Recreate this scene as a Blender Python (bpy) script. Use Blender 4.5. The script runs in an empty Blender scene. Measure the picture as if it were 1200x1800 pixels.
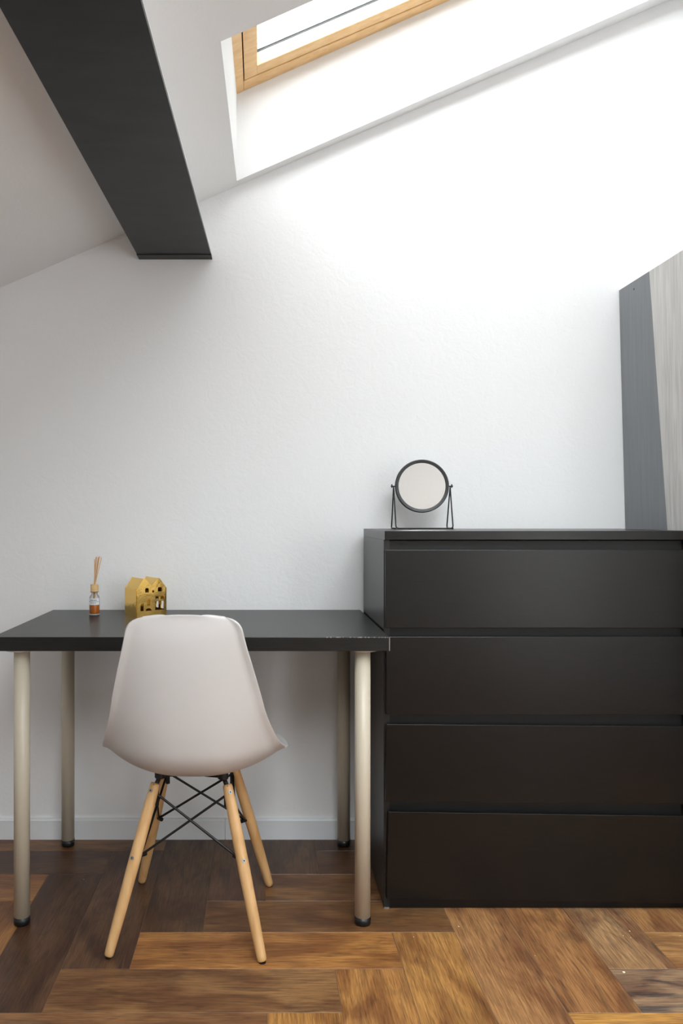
import bpy, bmesh, math, random
from mathutils import Vector, Matrix, Euler
C = bpy.context.scene
COL = C.collection
R = math.radians

# ------------------------------------------------------------------ camera
cam = bpy.data.cameras.new('camera')
cam.sensor_width = 36.0
cam.lens = 36.0 * 1360 / 1800
cam.shift_x = 142 / 1800
cam.shift_y = 10 / 1800
cam.clip_start = 0.02
cam_o = bpy.data.objects.new('camera', cam); COL.objects.link(cam_o)
cam_o.location = (0, 0, 1.031); cam_o.rotation_euler = (R(90), 0, 0)
C.camera = cam_o
C.view_settings.view_transform = 'Standard'
C.view_settings.look = 'None'
C.view_settings.gamma = 1
C.view_settings.use_curve_mapping = False
C.view_settings.exposure = 0.0

# ------------------------------------------------------------------ world and daylight
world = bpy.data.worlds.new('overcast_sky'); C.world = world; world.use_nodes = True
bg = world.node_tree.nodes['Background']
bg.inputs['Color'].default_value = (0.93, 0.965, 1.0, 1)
nt = world.node_tree                     # overcast sky, brightened behind the viewer to lift the lower far wall
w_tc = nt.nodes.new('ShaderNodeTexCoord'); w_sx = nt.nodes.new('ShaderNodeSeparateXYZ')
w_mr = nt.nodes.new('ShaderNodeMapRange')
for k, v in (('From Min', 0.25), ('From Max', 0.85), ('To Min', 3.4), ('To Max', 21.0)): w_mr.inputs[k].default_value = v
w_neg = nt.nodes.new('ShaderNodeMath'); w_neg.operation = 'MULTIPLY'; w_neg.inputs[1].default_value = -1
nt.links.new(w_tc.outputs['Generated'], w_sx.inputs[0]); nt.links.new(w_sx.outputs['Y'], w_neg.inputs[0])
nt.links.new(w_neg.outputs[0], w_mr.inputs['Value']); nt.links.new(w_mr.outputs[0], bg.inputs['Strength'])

SL = 0.43                     # rise of the roof slope
ZC = 2.131                    # ceiling height at x = 0
CA = math.atan(SL)
def zc(x, off=0.0): return ZC + SL * x + off
WY = 2.49                     # far wall
XL, XR, YN = -1.65, 2.1, -2.4  # left wall, right wall, wall behind the camera

# openings in the roof, plan corners (wall-side left, wall-side right, room-side right, room-side left)
SKY1 = [(-0.0757, 2.452), (1.35, 2.424), (1.35, 1.690), (-0.0888, 1.7254)]
FILL_SKY = [(-0.30, 0.9), (1.98, 0.9), (1.98, -2.1), (-0.30, -2.1)]  # unseen skylight added above and behind the camera for fill light
FILL_WIN = (-2.35, -1.15, 0.10, 1.90)   # unseen window added in the right wall as fill light: y0, y1, z0, z1
def portal(name, q, off):
    l = bpy.data.lights.new(name, 'AREA'); l.shape = 'RECTANGLE'
    xs = [p[0] for p in q]; ys = [p[1] for p in q]
    l.size = (max(xs) - min(xs)) / math.cos(CA); l.size_y = max(ys) - min(ys)
    l.cycles.is_portal = True
    o = bpy.data.objects.new(name, l); COL.objects.link(o)
    cx = (max(xs) + min(xs)) / 2; cy = (max(ys) + min(ys)) / 2
    o.location = (cx, cy, zc(cx, off)); o.rotation_euler = (0, -CA, 0)
portal('skylight_portal', SKY1, 0.36)
portal('skylight_portal', FILL_SKY, 0.36)
l = bpy.data.lights.new('fill_window_portal', 'AREA'); l.shape = 'RECTANGLE'; l.size = FILL_WIN[1] - FILL_WIN[0]; l.size_y = FILL_WIN[3] - FILL_WIN[2]; l.cycles.is_portal = True
lo_ = bpy.data.objects.new('fill_window_portal', l); COL.objects.link(lo_); lo_.location = (XR + .125, (FILL_WIN[0] + FILL_WIN[1]) / 2, (FILL_WIN[2] + FILL_WIN[3]) / 2); lo_.rotation_euler = (0, R(90), 0); l.size, l.size_y = FILL_WIN[3] - FILL_WIN[2], FILL_WIN[1] - FILL_WIN[0]

# ------------------------------------------------------------------ helpers
def link(name, bm, mat=None, parent=None, smooth=False, bevel=0, segs=2):
    me = bpy.data.meshes.new(name)
    bmesh.ops.recalc_face_normals(bm, faces=bm.faces[:])
    bm.to_mesh(me); bm.free()
    o = bpy.data.objects.new(name, me); COL.objects.link(o)
    if mat:
        for m in (mat if isinstance(mat, (list, tuple)) else [mat]): me.materials.append(m)
    if smooth:
        for p in me.polygons: p.use_smooth = True
    if bevel:
        b = o.modifiers.new('bevel', 'BEVEL'); b.width = bevel; b.segments = segs; b.limit_method = 'ANGLE'; b.angle_limit = R(40)
    if parent: o.parent = parent
    return o
def thing(name, label, cat, loc=(0, 0, 0), rz=0, group=None):
    o = bpy.data.objects.new(name, None); COL.objects.link(o); o.empty_display_size = 0.05
    o.location = loc; o.rotation_euler = (0, 0, rz); o['label'] = label; o['category'] = cat
    if group: o['group'] = group
    return o
def struct(name, bm, mat, parent=None, **k):
    o = link(name, bm, mat, parent, **k)
    if not parent: o['kind'] = 'structure'
    return o
def box(bm, x0, x1, y0, y1, z0, z1, mi=0):
    v = [bm.verts.new(p) for p in ((x0,y0,z0),(x1,y0,z0),(x1,y1,z0),(x0,y1,z0),(x0,y0,z1),(x1,y0,z1),(x1,y1,z1),(x0,y1,z1))]
    for f in ((0,3,2,1),(4,5,6,7),(0,1,5,4),(1,2,6,5),(2,3,7,6),(3,0,4,7)):
        bm.faces.new([v[i] for i in f]).material_index = mi
    return v
def slope_box(bm, x0, x1, y0, y1, o0, o1):
    v = [bm.verts.new((x, y, zc(x, o))) for o in (o0, o1) for x, y in ((x0,y0),(x1,y0),(x1,y1),(x0,y1))]
    for f in ((0,3,2,1),(4,5,6,7),(0,1,5,4),(1,2,6,5),(2,3,7,6),(3,0,4,7)): bm.faces.new([v[i] for i in f])
def prism(bm, poly, axis, a, b):
    """extrude a 2D polygon; axis 'y': poly is (x,z); axis 'x': poly is (y,z)"""
    def P(u, v, t): return (u, t, v) if axis == 'y' else ((t, u, v) if axis == 'x' else (u, v, t))
    A = [bm.verts.new(P(u, v, a)) for u, v in poly]; B = [bm.verts.new(P(u, v, b)) for u, v in poly]
    n = len(poly)
    bm.faces.new(A); bm.faces.new(B[::-1])
    for i in range(n): bm.faces.new((A[i], B[i], B[(i+1) % n], A[(i+1) % n]))
def lathe(bm, prof, n=32, cx=0, cy=0, cap=True):
    rings = []
    for r, z in prof:
        rings.append([bm.verts.new((cx + r*math.cos(2*math.pi*i/n), cy + r*math.sin(2*math.pi*i/n), z)) for i in range(n)])
    for a, b in zip(rings, rings[1:]):
        for i in range(n): bm.faces.new((a[i], a[(i+1) % n], b[(i+1) % n], b[i]))
    if cap: bm.faces.new(rings[0][::-1]); bm.faces.new(rings[-1])
def tube(bm, pts, rad, n=12, closed=False, cap=True):
    """sweep a circle along points; rad a number or list"""
    pts = [Vector(p) for p in pts]; N = len(pts)
    rads = rad if isinstance(rad, (list, tuple)) else [rad] * N
    rings = []; up = None
    for i, p in enumerate(pts):
        if closed: t = (pts[(i+1) % N] - pts[i-1]).normalized()
        else: t = ((pts[min(i+1, N-1)] - p).normalized() + (p - pts[max(i-1, 0)]).normalized()).normalized()
        if up is None:
            up = Vector((0, 0, 1)) if abs(t.z) < .9 else Vector((1, 0, 0))
        a = (up - t * up.dot(t)).normalized(); b = t.cross(a); up = a
        rings.append([bm.verts.new(p + (a*math.cos(2*math.pi*k/n) + b*math.sin(2*math.pi*k/n)) * rads[i]) for k in range(n)])
    pairs = list(zip(rings, rings[1:]))
    if closed: pairs.append((rings[-1], rings[0]))
    for a, b in pairs:
        for k in range(n): bm.faces.new((a[k], a[(k+1) % n], b[(k+1) % n], b[k]))
    if cap and not closed: bm.faces.new(rings[0][::-1]); bm.faces.new(rings[-1])
def BM(): return bmesh.new()

# ------------------------------------------------------------------ materials
def mat(name, col, rough=0.5, metal=0.0, spec=0.5, coat=0.0):
    m = bpy.data.materials.new(name); m.use_nodes = True
    b = m.node_tree.nodes['Principled BSDF']
    b.inputs['Base Color'].default_value = (*col, 1); b.inputs['Roughness'].default_value = rough
    b.inputs['Metallic'].default_value = metal; b.inputs['Specular IOR Level'].default_value = spec
    b.inputs['Coat Weight'].default_value = coat
    return m
def nd(m, typ, **k):
    n = m.node_tree.nodes.new(typ)
    for a, v in k.items(): setattr(n, a, v)
    return n
def wire(m, a, b): m.node_tree.links.new(a, b)
def add_bump(m, scale, strength, dist=0.002, stretch=(1, 1, 1), detail=6):
    b = m.node_tree.nodes['Principled BSDF']
    tc = nd(m, 'ShaderNodeTexCoord'); mp = nd(m, 'ShaderNodeMapping'); mp.inputs['Scale'].default_value = stretch
    no = nd(m, 'ShaderNodeTexNoise'); no.inputs['Scale'].default_value = scale; no.inputs['Detail'].default_value = detail
    bu = nd(m, 'ShaderNodeBump'); bu.inputs['Strength'].default_value = strength; bu.inputs['Distance'].default_value = dist
    wire(m, tc.outputs['Object'], mp.inputs['Vector']); wire(m, mp.outputs[0], no.inputs['Vector'])
    wire(m, no.outputs['Fac'], bu.inputs['Height']); wire(m, bu.outputs[0], b.inputs['Normal'])
    return no, mp
def grain(m, c1, c2, scale, stretch, lo=.35, hi=.65, bump=0.0, detail=8, distortion=0.4):
    """procedural wood grain between two colours"""
    b = m.node_tree.nodes['Principled BSDF']
    tc = nd(m, 'ShaderNodeTexCoord'); mp = nd(m, 'ShaderNodeMapping'); mp.inputs['Scale'].default_value = stretch
    no = nd(m, 'ShaderNodeTexNoise'); no.inputs['Scale'].default_value = scale; no.inputs['Detail'].default_value = detail
    no.inputs['Distortion'].default_value = distortion
    cr = nd(m, 'ShaderNodeValToRGB')
    cr.color_ramp.elements[0].position = lo; cr.color_ramp.elements[0].color = (*c1, 1)
    cr.color_ramp.elements[1].position = hi; cr.color_ramp.elements[1].color = (*c2, 1)
    wire(m, tc.outputs['Object'], mp.inputs['Vector']); wire(m, mp.outputs[0], no.inputs['Vector'])
    wire(m, no.outputs['Fac'], cr.inputs['Fac']); wire(m, cr.outputs[0], b.inputs['Base Color'])
    if bump:
        bu = nd(m, 'ShaderNodeBump'); bu.inputs['Strength'].default_value = bump; bu.inputs['Distance'].default_value = .001
        wire(m, no.outputs['Fac'], bu.inputs['Height']); wire(m, bu.outputs[0], b.inputs['Normal'])
    return m

def plaster(name, col, fine):
    m = mat(name, col, 0.85, spec=0.25)
    b = m.node_tree.nodes['Principled BSDF']
    tc = nd(m, 'ShaderNodeTexCoord')
    n1 = nd(m, 'ShaderNodeTexNoise'); n1.inputs['Scale'].default_value = 120; n1.inputs['Detail'].default_value = 5
    n2 = nd(m, 'ShaderNodeTexNoise'); n2.inputs['Scale'].default_value = 22; n2.inputs['Detail'].default_value = 3; n2.inputs['Distortion'].default_value = 1.5
    ad = nd(m, 'ShaderNodeMath', operation='MULTIPLY_ADD'); ad.inputs[1].default_value = .5
    bu = nd(m, 'ShaderNodeBump'); bu.inputs['Strength'].default_value = fine; bu.inputs['Distance'].default_value = .004
    for n in (n1, n2): wire(m, tc.outputs['Object'], n.inputs['Vector'])
    wire(m, n1.outputs['Fac'], ad.inputs[0]); wire(m, n2.outputs['Fac'], ad.inputs[2])
    wire(m, ad.outputs[0], bu.inputs['Height']); wire(m, bu.outputs[0], b.inputs['Normal'])
    return m
M_wall = plaster('white_plaster', (.86, .865, .87), .22)
M_ceil = plaster('white_ceiling_paint', (.89, .89, .885), .12)
M_reveal = plaster('white_reveal_paint', (.86, .86, .86), .06)
M_base = mat('white_baseboard', (.78, .80, .82), .45); add_bump(M_base, 40, .05)
M_winwood = grain(mat('pine_window_wood', (.8, .5, .2), .4), (.78, .47, .19), (.90, .60, .30), 7, (.6, 9, 9), .3, .7)
M_cream = mat('pale_sash_lining', (.85, .70, .42), .5)
M_gasket = mat('grey_gasket', (.06, .065, .07), .6)
M_clad = mat('white_cladding', (.85, .85, .86), .5)
M_cladg = mat('grey_cladding_seam', (.05, .05, .055), .6)
M_beam = grain(mat('anthracite_board', (.02, .02, .02), .42, spec=.35), (.011, .011, .0115), (.019, .019, .0195), 7, (1, 2.5, 1), bump=.25)
M_blackwood = grain(mat('black_brown_wood', (.01, .01, .01), .29, spec=.38), (.0012, .0010, .0008), (.0036, .0028, .0024), 10, (1.5, 20, 40), bump=.15)
M_sidewood = grain(mat('black_brown_side_wood', (.01, .01, .01), .34, spec=.5), (.008, .007, .0065), (.016, .0145, .0135), 8, (40, 16, 1.2), bump=.12)
M_recess = mat('dark_recess', (.004, .004, .004), .5)
M_tabletop = grain(mat('black_tabletop', (.02, .02, .02), .33, spec=.4), (.0055, .0053, .005), (.011, .0105, .010), 8, (1.5, 26, 26), bump=.08)
M_legmetal = mat('champagne_grey_steel', (.56, .50, .395), .36, metal=0)
add_bump(M_legmetal, 300, .02)
M_rubber = mat('black_rubber', (.006, .006, .007), .4)
M_shell = mat('white_plastic', (.655, .635, .625), .38, spec=.45)
add_bump(M_shell, 60, .015)
M_beech = grain(mat('beech_wood', (.7, .45, .22), .38), (.56, .315, .125), (.72, .45, .21), 14, (3, 3, .35), .3, .7)
M_blackmetal = mat('black_wire', (.008, .008, .009), .35, metal=.3)
M_screw = mat('zinc_screw', (.38, .38, .37), .5, metal=1)
M_mirrorframe = mat('grey_metal_frame', (.035, .036, .037), .42, metal=.3)
M_mirror = mat('mirror_glass', (.76, .735, .71), .02, metal=1)
M_gold = mat('gold_glaze', (.95, .62, .17), .13, metal=1); add_bump(M_gold, 38, .22, .003)
M_goldin = mat('dark_inside', (.05, .035, .015), .5)
M_amber = mat('amber_oil', (.66, .17, .014), .12)
M_label = mat('white_label', (.82, .83, .84), .5)
M_ink = mat('blue_ink', (.07, .16, .30), .5)
M_inkgrey = mat('grey_ink', (.25, .26, .28), .5)
M_capwood = grain(mat('wooden_cap', (.75, .5, .25), .4), (.66, .42, .18), (.80, .56, .28), 20, (1, 1, 9))
M_collar = mat('brown_collar', (.26, .14, .06), .35)
M_reed = mat('reed', (.62, .35, .15), .7); add_bump(M_reed, 200, .1, stretch=(1, 1, .1))
M_palewood = grain(mat('pale_grey_wood', (.5, .5, .5), .55, spec=.3), (.53, .515, .495), (.70, .69, .67), 5, (9, 16, .9), .32, .70, bump=.1, detail=10, distortion=.9)
M_greystrip = grain(mat('slate_grey_strip', (.1, .1, .1), .45), (.185, .195, .208), (.215, .225, .24), 6, (10, 20, .8))
M_chip = mat('chipped_edge', (.32, .30, .28), .6)
M_crumb = mat('plaster_crumb', (.8, .7, .5), .8)

def glass_mat(name, tint=(1, 1, 1), refl=.06):
    m = bpy.data.materials.new(name); m.use_nodes = True; nt = m.node_tree
    nt.nodes.remove(nt.nodes['Principled BSDF'])
    tr = nd(m, 'ShaderNodeBsdfTransparent'); tr.inputs[0].default_value = (*tint, 1)
    gl = nd(m, 'ShaderNodeBsdfGlossy'); gl.inputs['Roughness'].default_value = .02
    lw = nd(m, 'ShaderNodeLayerWeight'); lw.inputs['Blend'].default_value = .25
    mx = nd(m, 'ShaderNodeMixShader'); mul = nd(m, 'ShaderNodeMath', operation='MULTIPLY_ADD')
    mul.inputs[1].default_value = .5; mul.inputs[2].default_value = refl
    wire(m, lw.outputs['Fresnel'], mul.inputs[0]); wire(m, mul.outputs[0], mx.inputs[0])
    wire(m, tr.outputs[0], mx.inputs[1]); wire(m, gl.outputs[0], mx.inputs[2])
    wire(m, mx.outputs[0], nt.nodes['Material Output'].inputs[0])
    return m
M_pane = glass_mat('window_pane', (.98, .99, .985), .02)
M_bottle = glass_mat('bottle_glass', (.90, .92, .92), .04)

# ------------------------------------------------------------------ room shell
def rect_wall(name, pts, th):
    bm = BM(); A = [bm.verts.new(p) for p in pts]; B = [bm.verts.new(Vector(p) + Vector(th)) for p in pts]
    bm.faces.new(A); bm.faces.new(B[::-1])
    n = len(A)
    for i in range(n): bm.faces.new((A[i], B[i], B[(i+1) % n], A[(i+1) % n]))
    return struct(name, bm, M_wall)
rect_wall('wall_far', [(XL, WY, 0), (XR, WY, 0), (XR, WY, zc(XR)), (XL, WY, zc(XL))], (0, .12, 0))
def right_wall():
    bm = BM(); a, b, c, d = FILL_WIN; t = zc(XR)
    for poly in ([(YN, 0), (WY, 0), (WY, c), (YN, c)], [(YN, c), (a, c), (a, t), (YN, t)], [(b, c), (WY, c), (WY, t), (b, t)], [(a, d), (b, d), (b, t), (a, t)]):
        prism(bm, poly, 'x', XR, XR + .12)
    struct('wall_right', bm, M_wall)
right_wall()
def fill_window():
    a, b, c, d = FILL_WIN
    root = bpy.data.objects.new('unseen_fill_window', None); COL.objects.link(root); root['kind'] = 'structure'  # added out of view to brighten the ceiling and left side
    bm = BM()
    for x0, x1, z0, z1 in ((a, a+.05, c, d), (b-.05, b, c, d), (a+.05, b-.05, c, c+.05), (a+.05, b-.05, d-.05, d), ((a+b)/2-.03, (a+b)/2+.03, c+.05, d-.05)):
        box(bm, XR+.03, XR+.09, x0, x1, z0, z1)
    link('window_frame', bm, M_winwood, root)
    bm = BM(); box(bm, XR+.058, XR+.064, a+.02, b-.02, c+.02, d-.02); link('window_pane', bm, M_pane, root)
fill_window()
rect_wall('wall_near', [(XL, YN, 0), (XR, YN, 0), (XR, YN, zc(XR)), (XL, YN, zc(XL))], (0, -.12, 0))
rect_wall('wall_left', [(XL, YN, 0), (XL, WY, 0), (XL, WY, zc(XL)), (XL, YN, zc(XL))], (-.12, 0, 0))

# ceiling slab with two plumb light shafts, the unseen one added for fill
def ceiling():
    bm = BM()
    x0, x1 = XL - .12, XR + .12
    y0, y1 = YN - .12, WY + .12
    t = 0.42
    cache = {}
    def V(x, y, top):
        k = (round(x, 4), round(y, 4), top)
        if k not in cache: cache[k] = bm.verts.new((x, y, zc(x, t if top else 0)))
        return cache[k]
    def face(ps):
        bm.faces.new([V(x, y, 0) for x, y in ps]); bm.faces.new([V(x, y, 1) for x, y in ps[::-1]])
    def around(q, ya, yb):
        (ax, ay), (bx, by), (cx, cy), (dx, dy) = q
        face([(x0, ya), (x1, ya), (cx, cy), (dx, dy)])
        face([(x1, ya), (x1, yb), (bx, by), (cx, cy)])
        face([(x1, yb), (x0, yb), (ax, ay), (bx, by)])
        face([(x0, yb), (x0, ya), (dx, dy), (ax, ay)])
        for i in range(4):
            p, r = q[i], q[(i+1) % 4]
            f = bm.faces.new((V(*p, 0), V(*r, 0), V(*r, 1), V(*p, 1))); f.material_index = 1
    ym = 1.2
    around(SKY1, ym, y1); around(FILL_SKY, y0, ym)
    for a, b in (((x0, y0), (x1, y0)), ((x1, y0), (x1, ym)), ((x1, ym), (x1, y1)), ((x1, y1), (x0, y1)), ((x0, y1), (x0, ym)), ((x0, ym), (x0, y0))):
        bm.faces.new((V(*a, 0), V(*b, 0), V(*b, 1), V(*a, 1)))
    struct('ceiling', bm, [M_ceil, M_reveal])
ceiling()

def roof_window(name, q):
    xs0, xs1 = (q[0][0] + q[3][0]) / 2 + .004, q[1][0] - .003
    ya, yb = q[3][1] + .005, q[1][1] - .0   # room side, wall side
    root = bpy.data.objects.new(name, None); COL.objects.link(root); root['kind'] = 'structure'
    fo = .275
    def ring(bm, xa, xb, yc, yd, wx, wy, o0, o1):
        slope_box(bm, xa, xa+wx, yc, yd, o0, o1); slope_box(bm, xb-wx, xb, yc, yd, o0, o1)
        slope_box(bm, xa+wx, xb-wx, yc, yc+wy, o0, o1); slope_box(bm, xa+wx, xb-wx, yd-wy, yd, o0, o1)
    X0, X1, Y0, Y1 = xs0 - .01, xs1 + .02, ya - .06, yb + .03
    bm = BM(); ring(bm, X0, X1, Y0, Y1, -.0535 - xs0 + (xs0 - X0) if name == 'window_1' else .03, Y1 - (yb - .024), fo, fo + .09)
    link('window_frame', bm, M_winwood, root, bevel=.002)
    gx = (-.0535 if name == 'window_1' else X0 + .03) + .0034; gy = yb - .024 - .0034
    SX1, SY0 = X1 - .045, Y0 + .09
    bm = BM(); ring(bm, gx - .012, SX1 + .02, SY0 - .02, gy + .012, .024, .024, fo + .0435, fo + .055)
    link('gap_light_block', bm, M_gasket, root)  # dark ring added behind the sash gap to stop a light leak
    bm = BM(); ring(bm, gx, SX1, SY0, gy, .039, .046, fo + .002, fo + .043)
    link('window_sash', bm, M_winwood, root, bevel=.0015)
    ix0, ix1, iy0, iy1 = gx + .039, SX1 - .039, SY0 + .046, gy - .046
    bm = BM(); ring(bm, ix0 - .002, ix1 + .002, iy0 - .002, iy1 + .002, .0025, .0025, fo + .004, fo + .0425)
    link('sash_lining', bm, M_cream, root)
    bm = BM(); ring(bm, ix0 - .02, ix1 + .02, iy0 - .02, iy1 + .02, .021, .021, fo + .0432, fo + .0475)
    link('glazing_gasket', bm, M_gasket, root)
    bm = BM(); ring(bm, ix0 - .03, ix1 + .03, iy0 - .03, iy1 + .03, .030, .030, fo + .052, fo + .066)
    link('outer_cladding', bm, M_clad, root)
    bm = BM(); ring(bm, ix0 - .03, ix1 + .03, iy0 - .03, iy1 + .03, .030, .030, fo + .0662, fo + .0700)
    link('cladding_seam', bm, M_cladg, root)
    bm = BM(); slope_box(bm, ix0 - .015, ix1 + .015, iy0 - .015, iy1 + .015, fo + .0478, fo + .0515)
    link('window_pane', bm, M_pane, root)
roof_window('window_1', SKY1)
roof_window('unseen_fill_skylight', FILL_SKY)  # out of view, put in to light the scene from behind

# baseboards with a butt joint
bm = BM()
for a, b in ((XL, -.1142), (-.1132, XR)):
    prism(bm, [(WY, .0), (WY - .013, .0), (WY - .013, .060), (WY - .009, .0655), (WY, .0655)], 'x', a, b)
struct('baseboard_far', bm, M_base)
bm = BM(); prism(bm, [(XL, 0), (XL + .013, 0), (XL + .013, .060), (XL + .009, .0655), (XL, .0655)], 'y', YN, WY - .013); struct('baseboard_left', bm, M_base)
bm = BM(); prism(bm, [(XR, 0), (XR - .013, 0), (XR - .013, .060), (XR - .009, .0655), (XR, .0655)], 'y', YN, WY - .013); struct('baseboard_right', bm, M_base)

# ------------------------------------------------------------------ herringbone floor
def floor_material():
    m = mat('herringbone_oak', (.3, .2, .1), .38, spec=.4)
    b = m.node_tree.nodes['Principled BSDF']
    at = nd(m, 'ShaderNodeAttribute', attribute_name='plank')
    uv = nd(m, 'ShaderNodeUVMap')
    def noise(sx, sy, sc, det, dist):
        mp = nd(m, 'ShaderNodeMapping'); mp.inputs['Scale'].default_value = (sx, sy, 1)
        n = nd(m, 'ShaderNodeTexNoise'); n.inputs['Scale'].default_value = sc; n.inputs['Detail'].default_value = det; n.inputs['Distortion'].default_value = dist
        wire(m, uv.outputs[0], mp.inputs[0]); wire(m, mp.outputs[0], n.inputs['Vector']); return n
    fine = noise(1.0, 22, 12, 8, .6); broad = noise(1.5, 4.2, 2.6, 3, 1.0); swirl = noise(1.6, 5.5, 3.1, 4, 2.2); pores = noise(1.6, 60, 16, 4, .2)
    def ramp(n, p0, c0, p1, c1):
        r = nd(m, 'ShaderNodeValToRGB'); e = r.color_ramp.elements
        e[0].position = p0; e[0].color = (*c0, 1); e[1].position = p1; e[1].color = (*c1, 1)
        wire(m, n.outputs['Fac'], r.inputs[0]); return r
    r1 = ramp(fine, .36, (.68, .63, .62), .62, (1.12, 1.11, 1.08))
    r2 = ramp(broad, .38, (.66, .56, .54), .60, (1.20, 1.18, 1.06))
    r3 = ramp(swirl, .36, (.36, .43, .60), .49, (1, 1, 1))
    r4 = ramp(pores, .34, (.66, .62, .60), .50, (1.04, 1.04, 1.04))
    def mul(a, bb, f=None):
        x = nd(m, 'ShaderNodeMix', data_type='RGBA', blend_type='MULTIPLY'); x.inputs[0].default_value = 1
        if f: wire(m, f, x.inputs[0])
        wire(m, a, x.inputs[6]); wire(m, bb, x.inputs[7]); return x.outputs[2]
    c = mul(mul(mul(mul(at.outputs['Color'], r1.outputs[0]), r2.outputs[0]), r4.outputs[0]), r3.outputs[0], at.outputs['Alpha'])
    wire(m, c, b.inputs['Base Color'])
    bu = nd(m, 'ShaderNodeBump'); bu.inputs['Strength'].default_value = .15; bu.inputs['Distance'].default_value = .0008
    wire(m, fine.outputs['Fac'], bu.inputs['Height']); wire(m, bu.outputs[0], b.inputs['Normal'])
    return m
M_floor = floor_material()
M_joint = mat('floor_joint', (.17, .10, .06), .7)
def floor():
    w = .1565; L = 4 * w; ox, oy = -.300, 1.768
    rnd = random.Random(7)
    # base colour and how strongly the blue-grey stain shows
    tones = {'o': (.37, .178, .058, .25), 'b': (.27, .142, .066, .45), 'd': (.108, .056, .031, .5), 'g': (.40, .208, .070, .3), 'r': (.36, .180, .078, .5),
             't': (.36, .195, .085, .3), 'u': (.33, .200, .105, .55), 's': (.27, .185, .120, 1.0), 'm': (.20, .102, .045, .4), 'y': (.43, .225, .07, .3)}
    # plank tones read off the floor: (kind, m, n) -> tone; H at [m+4n, m+4n+4] x [m-4n, m-4n+1]
    over = {}
    bm = BM(); uvl = bm.loops.layers.uv.new('UVMap'); col = bm.loops.layers.float_color.new('plank')
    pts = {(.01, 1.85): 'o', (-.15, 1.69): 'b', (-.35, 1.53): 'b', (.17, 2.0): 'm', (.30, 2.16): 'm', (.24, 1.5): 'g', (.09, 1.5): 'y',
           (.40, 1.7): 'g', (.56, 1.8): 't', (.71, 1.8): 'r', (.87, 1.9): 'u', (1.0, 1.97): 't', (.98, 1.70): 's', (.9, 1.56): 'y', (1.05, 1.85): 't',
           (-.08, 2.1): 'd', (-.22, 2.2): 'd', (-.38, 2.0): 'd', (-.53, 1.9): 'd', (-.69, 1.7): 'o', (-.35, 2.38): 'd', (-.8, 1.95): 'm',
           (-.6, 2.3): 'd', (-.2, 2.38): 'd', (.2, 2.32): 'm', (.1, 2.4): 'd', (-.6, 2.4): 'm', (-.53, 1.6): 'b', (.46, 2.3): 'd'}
    def quad(x0, x1, y0, y1, horiz):
        cx, cy = (x0+x1)/2, (y0+y1)/2
        x0, x1 = max(x0, XL), min(x1, XR); y0, y1 = max(y0, YN), min(y1, WY)
        if x1 - x0 < .002 or y1 - y0 < .002: return
        tone = None
        for (px, py), t in pts.items():
            if x0 <= px < x1 and y0 <= py < y1: tone = t
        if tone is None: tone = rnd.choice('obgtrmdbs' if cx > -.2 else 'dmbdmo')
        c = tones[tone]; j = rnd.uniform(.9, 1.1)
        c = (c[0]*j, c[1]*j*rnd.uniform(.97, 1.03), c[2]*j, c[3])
        g = .0005; h = .0009
        A = [(x0+g, y0+g), (x1-g, y0+g), (x1-g, y1-g), (x0+g, y1-g)]
        vb = [bm.verts.new((x, y, -h)) for x, y in A]
        k = .0006
        A2 = [(x0+g+k, y0+g+k), (x1-g-k, y0+g+k), (x1-g-k, y1-g-k), (x0+g+k, y1-g-k)]
        vt = [bm.verts.new((x, y, 0)) for x, y in A2]
        u0, v0 = rnd.uniform(0, 90), rnd.uniform(0, 90)
        fs = [bm.faces.new(vt)] + [bm.faces.new((vb[i], vb[(i+1) % 4], vt[(i+1) % 4], vt[i])) for i in range(4)]
        for f in fs:
            for l in f.loops:
                p = l.vert.co; l[col] = c
                l[uvl].uv = (u0 + p.x, v0 + p.y) if horiz else (u0 + p.y, v0 + p.x)
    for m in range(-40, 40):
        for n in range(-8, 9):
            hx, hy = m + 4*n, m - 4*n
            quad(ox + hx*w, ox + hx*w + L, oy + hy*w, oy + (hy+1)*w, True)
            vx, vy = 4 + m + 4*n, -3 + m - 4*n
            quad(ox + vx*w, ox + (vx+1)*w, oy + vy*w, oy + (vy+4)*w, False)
    nplank = len(bm.faces)
    box(bm, XL, XR, YN, WY, -.05, -.0008, 1)
    me = bpy.data.meshes.new('floor'); bm.to_mesh(me); bm.free()
    me.materials.append(M_floor); me.materials.append(M_joint)
    o = bpy.data.objects.new('floor', me); COL.objects.link(o); o['kind'] = 'structure'
floor()

# ------------------------------------------------------------------ ceiling beam (boxed in, dark board underneath)
zb = 1.864
bk = .0293                       # the beam runs slightly askew to the wall
root = thing('ceiling_beam', 'boxed ceiling beam with a dark anthracite underside left of the skylight', 'beam', (-.27, WY, zb))
def beam_part(name, prof, ya, yb, m, **k):
    bm = BM(); A = []; B = []
    for lst, y in ((A, ya), (B, yb)):
        for x, z in prof: lst.append(bm.verts.new((x + .27 + (y - WY) * bk, y - WY, z - zb)))
    bm.faces.new(A); bm.faces.new(B[::-1]); n = len(A)
    for i in range(n): bm.faces.new((A[i], B[i], B[(i+1) % n], A[(i+1) % n]))
    return link(name, bm, m, root, **k)
beam_part('white_casing', [(-.386, zb + .010), (-.1600, zb + .010), (-.206, zc(-.206) + .02), (-.386, zc(-.386) + .02)], YN, WY, M_ceil)
beam_part('underside_board', [(-.390, zb), (-.1565, zb), (-.1570, zb + .012), (-.390, zb + .012)], YN, WY - .0005, M_beam, bevel=.001)
beam_part('end_strip', [(-.391, zb - .0025), (-.1555, zb - .0025), (-.1555, zb + .002), (-.391, zb + .002)], WY - .045, WY - .0005, M_beam, bevel=.001)

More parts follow.
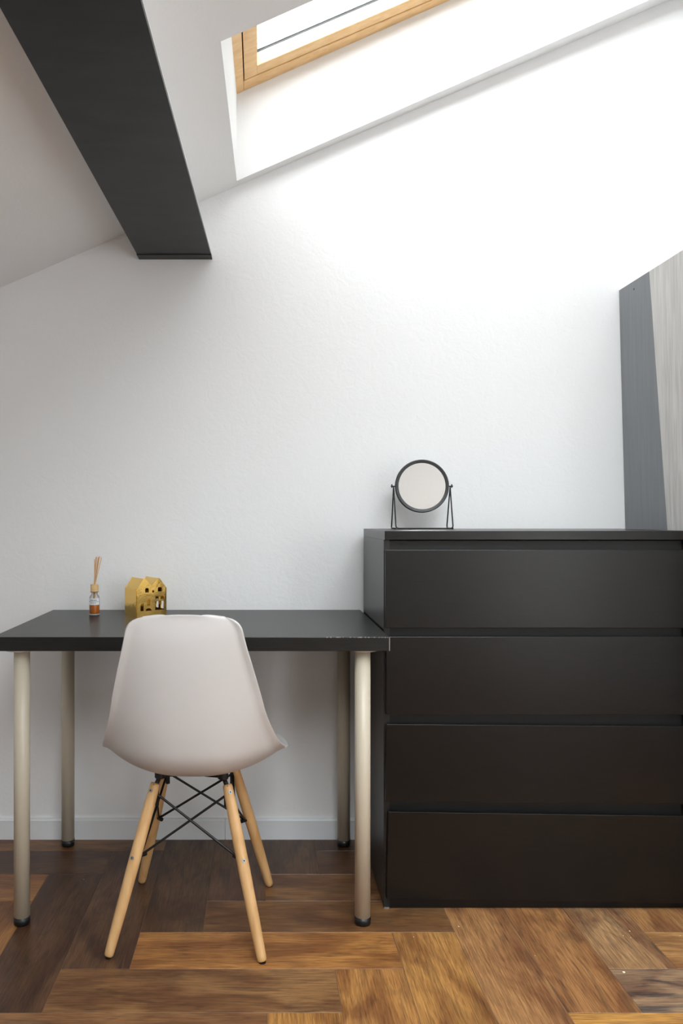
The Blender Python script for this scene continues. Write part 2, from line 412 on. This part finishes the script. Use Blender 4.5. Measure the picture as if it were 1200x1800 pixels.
# ------------------------------------------------------------------ wardrobe on the right
H_w = 1.762
lean = math.atan(.0201 / .768)
root = thing('wardrobe', 'tall wardrobe with pale grey wood side behind the dark chest of drawers', 'wardrobe', (1.198, WY - .002, 0))
def wx(z): return -z * math.tan(lean)
def wbox(bm, x0, x1, y0a, y0b, z0, z1, y1=0.0):
    """leaning box; front edge y0a at the floor, y0b at the top"""
    def yy(a, b, z): return a + (b - a) * z / H_w
    v = []
    for z in (z0, z1):
        yf = yy(y0a, y0b, z); yb_ = y1 if not isinstance(y1, tuple) else yy(y1[0], y1[1], z)
        v += [bm.verts.new((x0 + wx(z), yf, z)), bm.verts.new((x1 + wx(z), yf, z)), bm.verts.new((x1 + wx(z), yb_, z)), bm.verts.new((x0 + wx(z), yb_, z))]
    for f in ((0,3,2,1),(4,5,6,7),(0,1,5,4),(1,2,6,5),(2,3,7,6),(3,0,4,7)): bm.faces.new([v[i] for i in f])
bm = BM(); wbox(bm, 0, .018, -.62, -.62, 0, H_w, y1=(-.342, -.193)); link('side_panel', bm, M_palewood, root)
bm = BM(); wbox(bm, 0, .018, -.3418, -.1928, 0, H_w, y1=0.0); o = link('grey_strip', bm, M_greystrip, root); o['label'] = 'slate grey tapering strip against the wall'  # darker grey strip beside the pale panel, narrower towards the top
bm = BM(); tube(bm, [(wx(1.737) - .0006, -.098, 1.737), (wx(1.737) + .004, -.098, 1.737)], .0032, 12); link('screw', bm, M_blackmetal, root)
bm = BM(); wbox(bm, .602, .62, -.62, -.62, 0, H_w); link('side_panel', bm, M_palewood, root)
bm = BM(); wbox(bm, .018, .602, -.62, -.62, H_w - .018, H_w); link('top_panel', bm, M_palewood, root)
bm = BM(); wbox(bm, .018, .602, -.006, -.006, 0, H_w - .018); link('back_panel', bm, M_palewood, root)
bm = BM(); wbox(bm, .018, .602, -.58, -.58, 0.0, .07); link('plinth', bm, M_palewood, root)
for a, b in ((.002, .309), (.311, .618)):
    bm = BM(); wbox(bm, a, b, -.640, -.640, .07, H_w - .002, y1=-.6215); d = link('door', bm, M_palewood, root, bevel=.001)
    hx = .285 if a < .1 else .335
    bm = BM(); tube(bm, [(hx + wx(.9), -.640, .9), (hx + wx(.9), -.662, .9), (hx + wx(1.06), -.662, 1.06), (hx + wx(1.06), -.640, 1.06)], .005, 10); link('handle', bm, M_blackmetal, d)

# ------------------------------------------------------------------ chest of drawers
DX0, DX1, DF, DB, DT = .3244, 1.1330, 2.024, 2.440, .9965
root = thing('chest_of_drawers', 'tall black-brown chest with four wide drawers right of the desk', 'chest of drawers', ((DX0+DX1)/2, DF, 0))
cx = (DX0+DX1)/2
def dbox(name, x0, x1, y0, y1, z0, z1, m, bevel=.0008, parent=None):
    bm = BM(); box(bm, x0 - cx, x1 - cx, y0 - DF, y1 - DF, z0, z1); return link(name, bm, m, parent or root, bevel=bevel)
SF = DF + .016
top = dbox('top_panel', DX0, DX1, DF, DB, DT - .0235, DT, M_blackwood)
dbox('side_panel', DX0, DX0 + .0155, SF, DB, 0.004, DT - .0235, M_sidewood)
dbox('side_panel', DX1 - .0155, DX1, SF, DB, 0.004, DT - .0235, M_sidewood)
dbox('back_panel', DX0 + .0155, DX1 - .0155, DB - .005, DB, .004, DT - .0235, M_recess, 0)
dbox('plinth', DX0 + .0155, DX1 - .0155, SF + .004, SF + .020, 0.0, .045, M_blackwood)
for x in (DX0 + .001, DX1 - .0145): dbox('foot_pad', x, x + .0135, SF + .001, SF + .03, 0, .004, M_screw, 0)
drs = [(.742, .947, 0, .002), (.515, .7195, 0, .004), (.288, .491, -.45, .0045), (.034, .262, -.85, .0085)]
for z0, z1, rot, dx in drs:
    bm = BM()
    # front with a bevelled finger edge at its top, leaning recess behind
    prof = [(0, z0), (0, z1), (.006, z1), (.016, z1 - .010), (.016, z0)]
    prism(bm, [(y, z) for y, z in prof], 'x', DX0 + dx - cx, DX1 - .001 - cx)
    px, pz = DX0 + dx - cx, z1
    a = R(-rot)
    rr = Matrix.Translation((px, 0, pz)) @ Matrix.Rotation(a, 4, 'Y') @ Matrix.Translation((-px, 0, -pz))
    bmesh.ops.transform(bm, matrix=rr, verts=bm.verts)
    d = link('drawer', bm, M_blackwood, root, bevel=.0014)
    bm = BM(); box(bm, DX0 + .018 - cx, DX1 - .018 - cx, SF + .002 - DF, SF + .36 - DF, z0 + .025, z1 - .035); link('drawer_box', bm, M_recess, d)
for z in (.925, .7135, .486, .257):     # rails seen in the gaps
    dbox('rail', DX0 + .0155, DX1 - .0155, SF + .012, SF + .028, z + .0 - .02, z + .045 if z > .9 else z + .03, M_recess, 0)

# ------------------------------------------------------------------ desk
TX0, TX1, TF, TB, TT = -.667, .3197, 1.918, 2.486, .735
root = thing('desk', 'black-topped desk with four champagne grey tube legs against the wall', 'desk', ((TX0+TX1)/2, (TF+TB)/2, 0))
cx, cy = (TX0+TX1)/2, (TF+TB)/2
bm = BM(); box(bm, TX0-cx, TX1-cx, TF-cy, TB-cy, TT-.035, TT); tt = link('tabletop', bm, M_tabletop, root, bevel=.0012)
bm = BM(); box(bm, TX1-cx-.0012, TX1-cx+.0003, TF-cy-.0005, TF-cy+.001, TT-.034, TT-.001)
rnd = random.Random(3)
for i in range(26):
    x = TX1-cx - .002 - rnd.random()**1.6 * .16; w = rnd.uniform(.0008, .004)
    box(bm, x-w, x, TF-cy-.0003, TF-cy+rnd.uniform(.0008, .0022), TT-.0016, TT+.0002)
o = link('edge_wear', bm, M_chip, root); o['label'] = 'pale chipped corner of the tabletop'
for lx, ly in ((-.606, 1.965), (.2587, 1.965), (-.6055, 2.433), (.2610, 2.433)):
    bm = BM(); lathe(bm, [(.0199, .020), (.0199, .692)], 40, lx-cx, ly-cy); leg = link('leg', bm, M_legmetal, root, smooth=False)
    for p in leg.data.polygons: p.use_smooth = len(p.vertices) == 4
    bm = BM(); lathe(bm, [(.0165, 0), (.0200, .003), (.0206, .010), (.0206, .021)], 40, lx-cx, ly-cy); link('rubber_foot', bm, M_rubber, leg, smooth=True)
    bm = BM(); lathe(bm, [(.022, .6915), (.042, .6965), (.042, .700)], 32, lx-cx, ly-cy); link('mounting_plate', bm, M_legmetal, leg)

# ------------------------------------------------------------------ shell chair
def smoothstep(t): t = max(0, min(1, t)); return t*t*(3-2*t)
def interp(tab, t):
    """Catmull-Rom through the rows of tab at parameter t in 0..1"""
    n = len(tab) - 1; x = t * n; i = min(int(x), n - 1); f = x - i
    p0, p1, p2, p3 = tab[max(i-1, 0)], tab[i], tab[i+1], tab[min(i+2, n)]
    return [.5*((2*b) + (-a+c)*f + (2*a-5*b+4*c-d)*f*f + (-a+3*b-3*c+d)*f**3) for a, b, c, d in zip(p0, p1, p2, p3)]
CH = (-.166, 1.990)
chair = thing('shell_chair', 'white moulded plastic chair with beech legs, its back towards the viewer', 'chair', (CH[0], CH[1], 0), R(-3.2))
def shell():
    # forward, height, half width, edge forward, edge up
    T = [(-.262, .814, .119, .004, .000), (-.266, .785, .125, .010, .000), (-.266, .745, .134, .018, .000), (-.259, .690, .149, .030, .000),
         (-.248, .630, .165, .044, .000), (-.236, .572, .179, .062, .000), (-.222, .517, .197, .090, .002), (-.201, .463, .214, .116, .016),
         (-.158, .424, .226, .122, .036), (-.096, .402, .231, .092, .052), (-.030, .396, .229, .055, .056), (.035, .395, .223, .030, .052),
         (.095, .397, .214, .012, .046), (.145, .407, .203, .000, .030), (.182, .408, .188, -.004, .016), (.203, .397, .165, -.008, .008)]
    NV, NU = 96, 48
    bm = BM(); g = []
    for j in range(NV + 1):
        v = j / NV
        f, z, hw, ef, eu = interp(T, v)
        # rounded upper and front corners
        k = 1.0
        tv = v / .085
        if tv < 1: k = .60 + .40 * math.sqrt(max(0, 1 - (1 - tv)**2.2))
        tv = (1 - v) / .07
        if tv < 1: k = min(k, .80 + .20 * math.sqrt(max(0, 1 - (1 - tv)**2)))
        row = []
        for i in range(NU + 1):
            u = -1 + 2 * i / NU
            a = abs(u)
            bend = a**2.6
            # the rim rolls outward at the last few millimetres
            roll = max(0, (a - .92) / .08)**1.5 * smoothstep(v / .05)
            x = hw * k * (math.copysign(1, u) * (a - .035 * math.sin(math.pi * a)) )
            ff = f + ef * bend - .008 * roll * smoothstep((.62 - v) / .2); zz = z + eu * bend - .004 * roll * (1 if v > .5 else 0)
            if v < .085: zz -= .004 * (a**3) * (1 - v / .085)
            ff -= .004 * max(0, 1 - v / .05) ** 1.5 * (1 - smoothstep((a - .5) / .5))
            roll *= 1
            x += math.copysign(.0045 * roll, u)
            row.append(bm.verts.new((x, ff, zz)))
        g.append(row)
    for j in range(NV):
        for i in range(NU): bm.faces.new((g[j][i], g[j][i+1], g[j+1][i+1], g[j+1][i]))
    bmesh.ops.rotate(bm, cent=(0, 0, 0), matrix=Matrix.Rotation(R(2.0), 3, 'Z'), verts=bm.verts)
    o = link('seat_shell', bm, M_shell, chair, smooth=True)
    s = o.modifiers.new('solid', 'SOLIDIFY'); s.thickness = .0055; s.offset = 0; s.use_rim = True
    b = o.modifiers.new('bevel', 'BEVEL'); b.width = .0018; b.segments = 2; b.limit_method = 'ANGLE'; b.angle_limit = R(50)
    return o
shell()
FZ = .376
def leg_pts(sx, sy):
    foot = Vector((sx * .1805, sy * .187, 0.0)); topp = Vector((sx * .089, -.005 + sy * .080, FZ))
    return foot, topp
legs = {}
for sx in (-1, 1):
    for sy in (-1, 1):
        foot, tp = leg_pts(sx, sy); d = (tp - foot)
        bm = BM()
        ts = [0, .008, .03, .25, .5, .75, .93, .985, 1]; rs = [.0085, .0108, .0115, .0134, .0145, .0142, .0128, .0122, .0105]
        tube(bm, [foot + d * t + Vector((0, 0, .003 * (1 - t))) for t in ts], rs, 24)
        leg = link('leg', bm, M_beech, chair, smooth=True); legs[(sx, sy)] = leg
        out = Vector((sx * .45, sy, 0)).normalized()
        dn = d.normalized(); out = (out - dn * out.dot(dn)).normalized()
        for t, r in ((.955, .0127), (.560, .0146)):
            p = foot + d * t
            bm = BM(); tube(bm, [p + out * (r - .002), p + out * (r + .0012)], .0048, 16); 
            link('screw', bm, M_screw, leg)
            bm = BM(); tube(bm, [p + out * (r + .0010), p + out * (r + .0017)], .0019, 6); link('screw_socket', bm, M_blackmetal, leg)
        # slot for the metal tab
        p = foot + d * .99
        inn = Vector((-sx, 0, 0))
        bm = BM(); tube(bm, [p + out * .0118 - dn * .022 + inn * .003, p + out * .0112 + dn * .001 + inn * .003], .0014, 6); link('slot', bm, M_blackmetal, leg)
        bm = BM(); tube(bm, [foot + Vector((0, 0, 0)), foot + Vector((0, 0, .003))], .0085, 16); link('foot_pad', bm, M_rubber, leg)
# wire bracing: a pair of crossed rods on each of the four sides
def at(k, t):
    foot, tp = leg_pts(*k); return foot + (tp - foot) * t
sides = [((-1, -1), (1, -1)), ((-1, 1), (1, 1)), ((-1, -1), (-1, 1)), ((1, -1), (1, 1))]
for a, b in sides:
    for p, q in ((a, b), (b, a)):
        lo = at(p, .565); hi = at(q, .93); dr = (hi - lo).normalized()
        off = Vector((-p[0] * .0135, -p[1] * .0135, 0)) * .8
        off2 = Vector((-q[0] * .0135, -q[1] * .0135, 0)) * .6
        bm = BM(); tube(bm, [lo + off - dr * .004, lo + off + dr * .006, hi + off2 - dr * .006, hi + off2], .0031, 10)
        link('brace_rod', bm, M_blackmetal, chair, smooth=True)
for (sx, sy) in legs:
    lo = at((sx, sy), .565) + Vector((-sx * .013, -sy * .013, 0))
    bm = BM(); tube(bm, [lo + Vector((sx*.006, sy*.006, 0)), lo - Vector((sx*.008, sy*.008, 0))], .0055, 12); link('rod_clamp', bm, M_blackmetal, chair)
    # bent flat tab from the seat mount down into the leg
    tp = at((sx, sy), .985); zt = FZ + .024
    bm = BM(); pts = [tp + Vector((-sx*.004, -sy*.004, -.05)), tp + Vector((-sx*.004, -sy*.004, .004)), Vector((tp.x - sx*.010, tp.y - sy*.008, zt - .012)), Vector((tp.x - sx*.022, tp.y - sy*.014, zt - .007)), Vector((tp.x - sx*.06, tp.y - sy*.03, zt - .010))]
    tube(bm, pts, .0062, 4); link('seat_bracket', bm, M_blackmetal, chair, bevel=.001)
    bm = BM(); x, y = tp.x - sx*.012, tp.y - sy*.004; lathe(bm, [(.013, zt - .010), (.013, zt + .012)], 20, x, y); link('shock_mount', bm, M_rubber, chair)
bm = BM(); tube(bm, [(-.085, -.085, FZ + .010), (-.05, -.03, FZ + .006), (-.05, .03, FZ + .006), (-.085, .08, FZ + .010)], .004, 8)
tube(bm, [(.085, -.085, FZ + .010), (.05, -.03, FZ + .006), (.05, .03, FZ + .006), (.085, .08, FZ + .010)], .004, 8)
tube(bm, [(-.085, .078, FZ + .010), (.085, .078, FZ + .010)], .004, 8)
link('under_seat_frame', bm, M_blackmetal, chair, smooth=True)

# ------------------------------------------------------------------ tilting mirror
MX, MY, MZ = .4934, 2.37, 1.1275
root = thing('table_mirror', 'round tilting mirror in a black wire stand on the chest of drawers', 'mirror', (MX, MY, DT))
hz = MZ - DT; hw = .0865; wr = .0021; apx = .0905
bm = BM()
def arc(p, c, q, n=5): return [tuple((Vector(p)*(1-t)**2 + 2*Vector(c)*t*(1-t) + Vector(q)*t*t)) for t in [i/n for i in range(n+1)]]
yf, yb = -.040, .040
loopf = [(-apx+.004, 0, hz - .002)] + arc((-hw+.0005, yf + .003, .012), (-hw, yf, wr), (-hw+.010, yf, wr)) + arc((hw-.010, yf, wr), (hw, yf, wr), (hw-.0005, yf + .003, .012)) + [(apx-.004, 0, hz - .002)]
tube(bm, loopf, wr, 10)
for s in (-1, 1):
    tube(bm, [(s*(apx-.004), 0, hz - .002)] + arc((s*(hw-.0005), yb - .003, .012), (s*hw, yb, wr), (s*hw, yb - .010, wr)) + [(s*hw, yf + .004, wr)], wr, 10)
link('wire_stand', bm, M_blackmetal, root, smooth=True)
tilt = bpy.data.objects.new('mirror_head', None); 
rot = Euler((R(-3), 0, R(-4))).to_matrix().to_4x4()
def head(bm): bmesh.ops.transform(bm, matrix=Matrix.Translation((0, 0, hz)) @ rot, verts=bm.verts)
bpy.data.objects.remove(tilt)
RR = .0815
bm = BM(); N = 72
prof = [(RR - .0105, -.0052), (RR - .0020, -.0066), (RR, -.0040), (RR, .0060), (RR - .003, .0075), (RR - .0105, .0075), (RR - .0105, .0)]
rings = [[bm.verts.new((r*math.cos(2*math.pi*i/N), y, r*math.sin(2*math.pi*i/N))) for r, y in prof] for i in range(N)]
for i in range(N):
    a, b = rings[i], rings[(i+1) % N]
    for k in range(len(prof)): bm.faces.new((a[k], a[(k+1) % len(prof)], b[(k+1) % len(prof)], b[k]))
head(bm); link('mirror_frame', bm, M_mirrorframe, root, bevel=.0006)
bm = BM()
A = [bm.verts.new(((RR-.0102)*math.cos(2*math.pi*i/N), -.0035, (RR-.0102)*math.sin(2*math.pi*i/N))) for i in range(N)]
B = [bm.verts.new((v.co.x, .006, v.co.z)) for v in A]
bm.faces.new(A); bm.faces.new(B[::-1])
for i in range(N): bm.faces.new((A[i], B[i], B[(i+1) % N], A[(i+1) % N]))
head(bm); link('mirror_glass', bm, M_mirror, root)
for s in (-1, 1):
    bm = BM(); tube(bm, [(s*(RR-.002), 0, hz), (s*(apx+.0045), 0, hz)], .0017, 10)
    tube(bm, [(s*(apx+.001), 0, hz-.005), (s*(apx+.001), 0, hz+.006)], .0019, 8); tube(bm, [(s*(apx-.0005), 0, hz), (s*(apx+.0028), 0, hz)], .0032, 10)
    link('pivot_knob', bm, M_blackmetal, root)

# ------------------------------------------------------------------ reed diffuser
s_ = 1360 / 2.350
root = thing('reed_diffuser', 'small glass reed diffuser with amber oil and a bundle of reeds', 'diffuser', ((166 - 458) / s_, 2.350, TT))
bm = BM(); lathe(bm, [(.0140, 0), (.0155, .0015), (.0155, .052), (.0140, .058), (.0095, .063), (.0090, .071)], 40)
link('bottle', bm, M_bottle, root, smooth=True)
bm = BM(); lathe(bm, [(.0135, .0008), (.0150, .0015), (.0150, .0045), (.0135, .0052)], 32); link('bottle_base', bm, M_clad, root, smooth=True)
bm = BM(); lathe(bm, [(.0146, .0056), (.0149, .008), (.0149, .0300), (.0146, .0305)], 32); link('amber_oil', bm, M_amber, root, smooth=True)
def arc_patch(bm, r, a0, a1, z0, z1, n=16, t=.0003):
    rows = []
    for i in range(n + 1):
        a = a0 + (a1 - a0) * i / n
        rows.append([bm.verts.new((rr*math.sin(a), -rr*math.cos(a), z)) for rr, z in ((r, z0), (r, z1), (r+t, z1), (r+t, z0))])
    for a, b in zip(rows, rows[1:]):
        for k in range(4): bm.faces.new((a[k], a[(k+1) % 4], b[(k+1) % 4], b[k]))
    bm.faces.new(rows[0]); bm.faces.new(rows[-1][::-1])
bm = BM(); arc_patch(bm, .0156, -1.25, 1.25, .0325, .0520); lab = link('paper_label', bm, M_label, root)
bm = BM()
for a0, a1 in ((-.62, -.44), (-.40, -.30), (-.26, -.08), (-.03, .07), (.12, .28), (.32, .44), (.48, .62)): arc_patch(bm, .0160, a0, a1, .0458, .0480, 3)
link('printed_lines', bm, M_ink, lab)
bm = BM(); arc_patch(bm, .0160, -1.1, 1.1, .0420, .0432, 12)
for z in (.0390, .0366): 
    for a0, a1 in ((-.55, -.2), (-.15, .15), (.2, .5)): arc_patch(bm, .0160, a0, a1, z, z + .0008, 4)
link('printed_lines', bm, M_inkgrey, lab)
bm = BM(); lathe(bm, [(.0118, .0705), (.0120, .0925), (.0112, .0940), (.005, .0940), (.005, .0715)], 36); link('cap', bm, M_capwood, root, smooth=False)
bm = BM(); lathe(bm, [(.0123, .0700), (.0123, .0722)], 36); link('collar', bm, M_collar, root, smooth=True)
rnd = random.Random(5)
for i, (tx, ty, tz) in enumerate([(.0035, .004, .1760), (.0075, -.003, .1785), (.0120, .004, .1770), (.0165, -.002, .1790), (.0205, .005, .1750), (.0095, .006, .1740), (.0010, -.004, .1700)]):
    bx = -.006 + i * .0015
    bm = BM(); tube(bm, [(bx * .8, -ty, .006), (-.0015 + i*.0004, 0, .088), (tx, ty, tz)], .00115, 8); link('reed', bm, M_reed, root, smooth=True)

# ------------------------------------------------------------------ gold house lantern
A0 = R(35); Wd, Dp, He, Hp = .098, .080, .085, .1135
root = thing('house_lantern', 'shiny gold house-shaped tealight lantern with twin gables and cut-out windows', 'lantern', ((241 - 458) / 591.0, 2.300, TT), A0)
def outline_curve(splines, depth):
    cu = bpy.data.curves.new('outline', 'CURVE'); cu.dimensions = '2D'; cu.fill_mode = 'BOTH'; cu.extrude = depth / 2; cu.bevel_depth = 0
    for pts in splines:
        sp = cu.splines.new('POLY'); sp.points.add(len(pts) - 1); sp.use_cyclic_u = True
        for p, (x, y) in zip(sp.points, pts): p.co = (x, y, 0, 1)
    tmp = bpy.data.objects.new('outline', cu); COL.objects.link(tmp)
    dg = bpy.context.evaluated_depsgraph_get(); me = bpy.data.meshes.new_from_object(tmp.evaluated_get(dg))
    bpy.data.objects.remove(tmp); bpy.data.curves.remove(cu)
    return me
def rectp(x0, x1, z0, z1): return [(x0, z0), (x0, z1), (x1, z1), (x1, z0)]
def archp(x0, x1, z0, z1):
    c = (x0 + x1) / 2; r = (x1 - x0) / 2
    return [(x0, z0), (x0, z1 - r*.6)] + [(c - r*math.cos(math.pi*i/8), z1 - r*.6 + r*.6*math.sin(math.pi*i/8)) for i in range(1, 8)] + [(x1, z1 - r*.6), (x1, z0)]
def circ(cx, cz, r): return [(cx + r*math.cos(-2*math.pi*i/14), cz + r*math.sin(-2*math.pi*i/14)) for i in range(14)]
vz = .0925
front = [(0, 0), (Wd, 0), (Wd, He - .002), (Wd*.76, Hp), (Wd*.70, Hp), (Wd*.485, vz), (Wd*.27, Hp), (Wd*.22, Hp), (0, He - .002)]
holes = [archp(.0265, .0385, .0715, .0850), archp(.0690, .0815, .0725, .0865), circ(.0530, .0740, .0038),
         rectp(.0110, .0215, .0170, .0400), rectp(.0330, .0425, .0330, .0510), archp(.0285, .0475, .0165, .0245),
         rectp(.0610, .0715, .0500, .0585), rectp(.0775, .0895, .0500, .0585), rectp(.0600, .0900, .0170, .0440)]
me = outline_curve([front] + holes, .0028)
me.name = 'facade'; me.transform(Matrix.Translation((0, .0014, 0)) @ Matrix.Rotation(R(90), 4, 'X'))
me.materials.append(M_gold)
o = bpy.data.objects.new('facade', me); COL.objects.link(o); o.parent = root
# side walls, back and the two pitched roofs
def gold(name, verts, faces, th=.0022, m=M_gold):
    bm = BM(); vs = [bm.verts.new(v) for v in verts]
    for f in faces: bm.faces.new([vs[i] for i in f])
    o = link(name, bm, m, root)
    s = o.modifiers.new('solid', 'SOLIDIFY'); s.thickness = th; s.offset = -1
    return o
y0, y1 = .0028, Dp
gold('side_wall', [(0, y0, 0), (0, y1, 0), (0, y1, He-.002), (0, y0, He-.002)], [(0, 1, 2, 3)])
bm = BM(); pf = [rectp(.012, .030, .018, .045), rectp(.045, .062, .018, .045)]
me = outline_curve([[(0, 0), (y1-y0, 0), (y1-y0, He-.002), (0, He-.002)]] + pf, .0022)
me.name = 'side_wall'; me.transform(Matrix.Translation((Wd-.0011, y0, 0)) @ Matrix.Rotation(R(90), 4, 'Z') @ Matrix.Rotation(R(90), 4, 'X')); me.materials.append(M_gold); bm.free()
o = bpy.data.objects.new('side_wall', me); COL.objects.link(o); o.parent = root
bm = BM(); prism(bm, front, 'y', y1 - .0022, y1); link('back_wall', bm, M_gold, root)
ridge = [(0, He-.002), (Wd*.22, Hp), (Wd*.27, Hp), (Wd*.485, vz), (Wd*.70, Hp), (Wd*.76, Hp), (Wd, He-.002)]
for seg, nm in ((ridge[:4], 'roof'), (ridge[3:], 'roof')):
    bm = BM(); t = .002
    poly = [(x, z - .0003) for x, z in seg] + [(x, z - t) for x, z in seg[::-1]]
    prism(bm, poly, 'y', y0, y1 - .0022); link(nm, bm, M_gold, root)
bm = BM(); box(bm, .0022, Wd-.0022, y0, y1-.0022, 0, .003); link('base', bm, M_gold, root)

# ------------------------------------------------------------------ crumbs on the floor
bm = BM(); rnd = random.Random(11)
for px, py, r in ((992/2+600, 1709, .0042), (1013/2+600, 1637, .0022), (990/2+600, 1645, .0014), (1108, 1648, .0014), (412/2+600, 1629, .002), (253/2+600, 1647, .0018), (940, 1680, .0014), (147, 1546, .0016), (805, 1627, .0012), (1195, 1645, .0014)):
    d = 1360 * 1.031 / (py - 910); x = (px - 458) * d / 1360
    vs = [bm.verts.new((x + r*rnd.uniform(.6, 1.2)*math.cos(a), d + r*rnd.uniform(.6, 1.2)*math.sin(a), .0003)) for a in [i*math.pi/3 for i in range(6)]]
    tp = bm.verts.new((x, d, .0003 + r*.5))
    bm.faces.new(vs[::-1])
    for i in range(6): bm.faces.new((vs[i], vs[(i+1) % 6], tp))
o = link('floor_crumbs', bm, M_crumb); o['kind'] = 'stuff'; o['label'] = 'pale crumbs scattered on the wooden floor before the drawers'; o['category'] = 'crumbs'
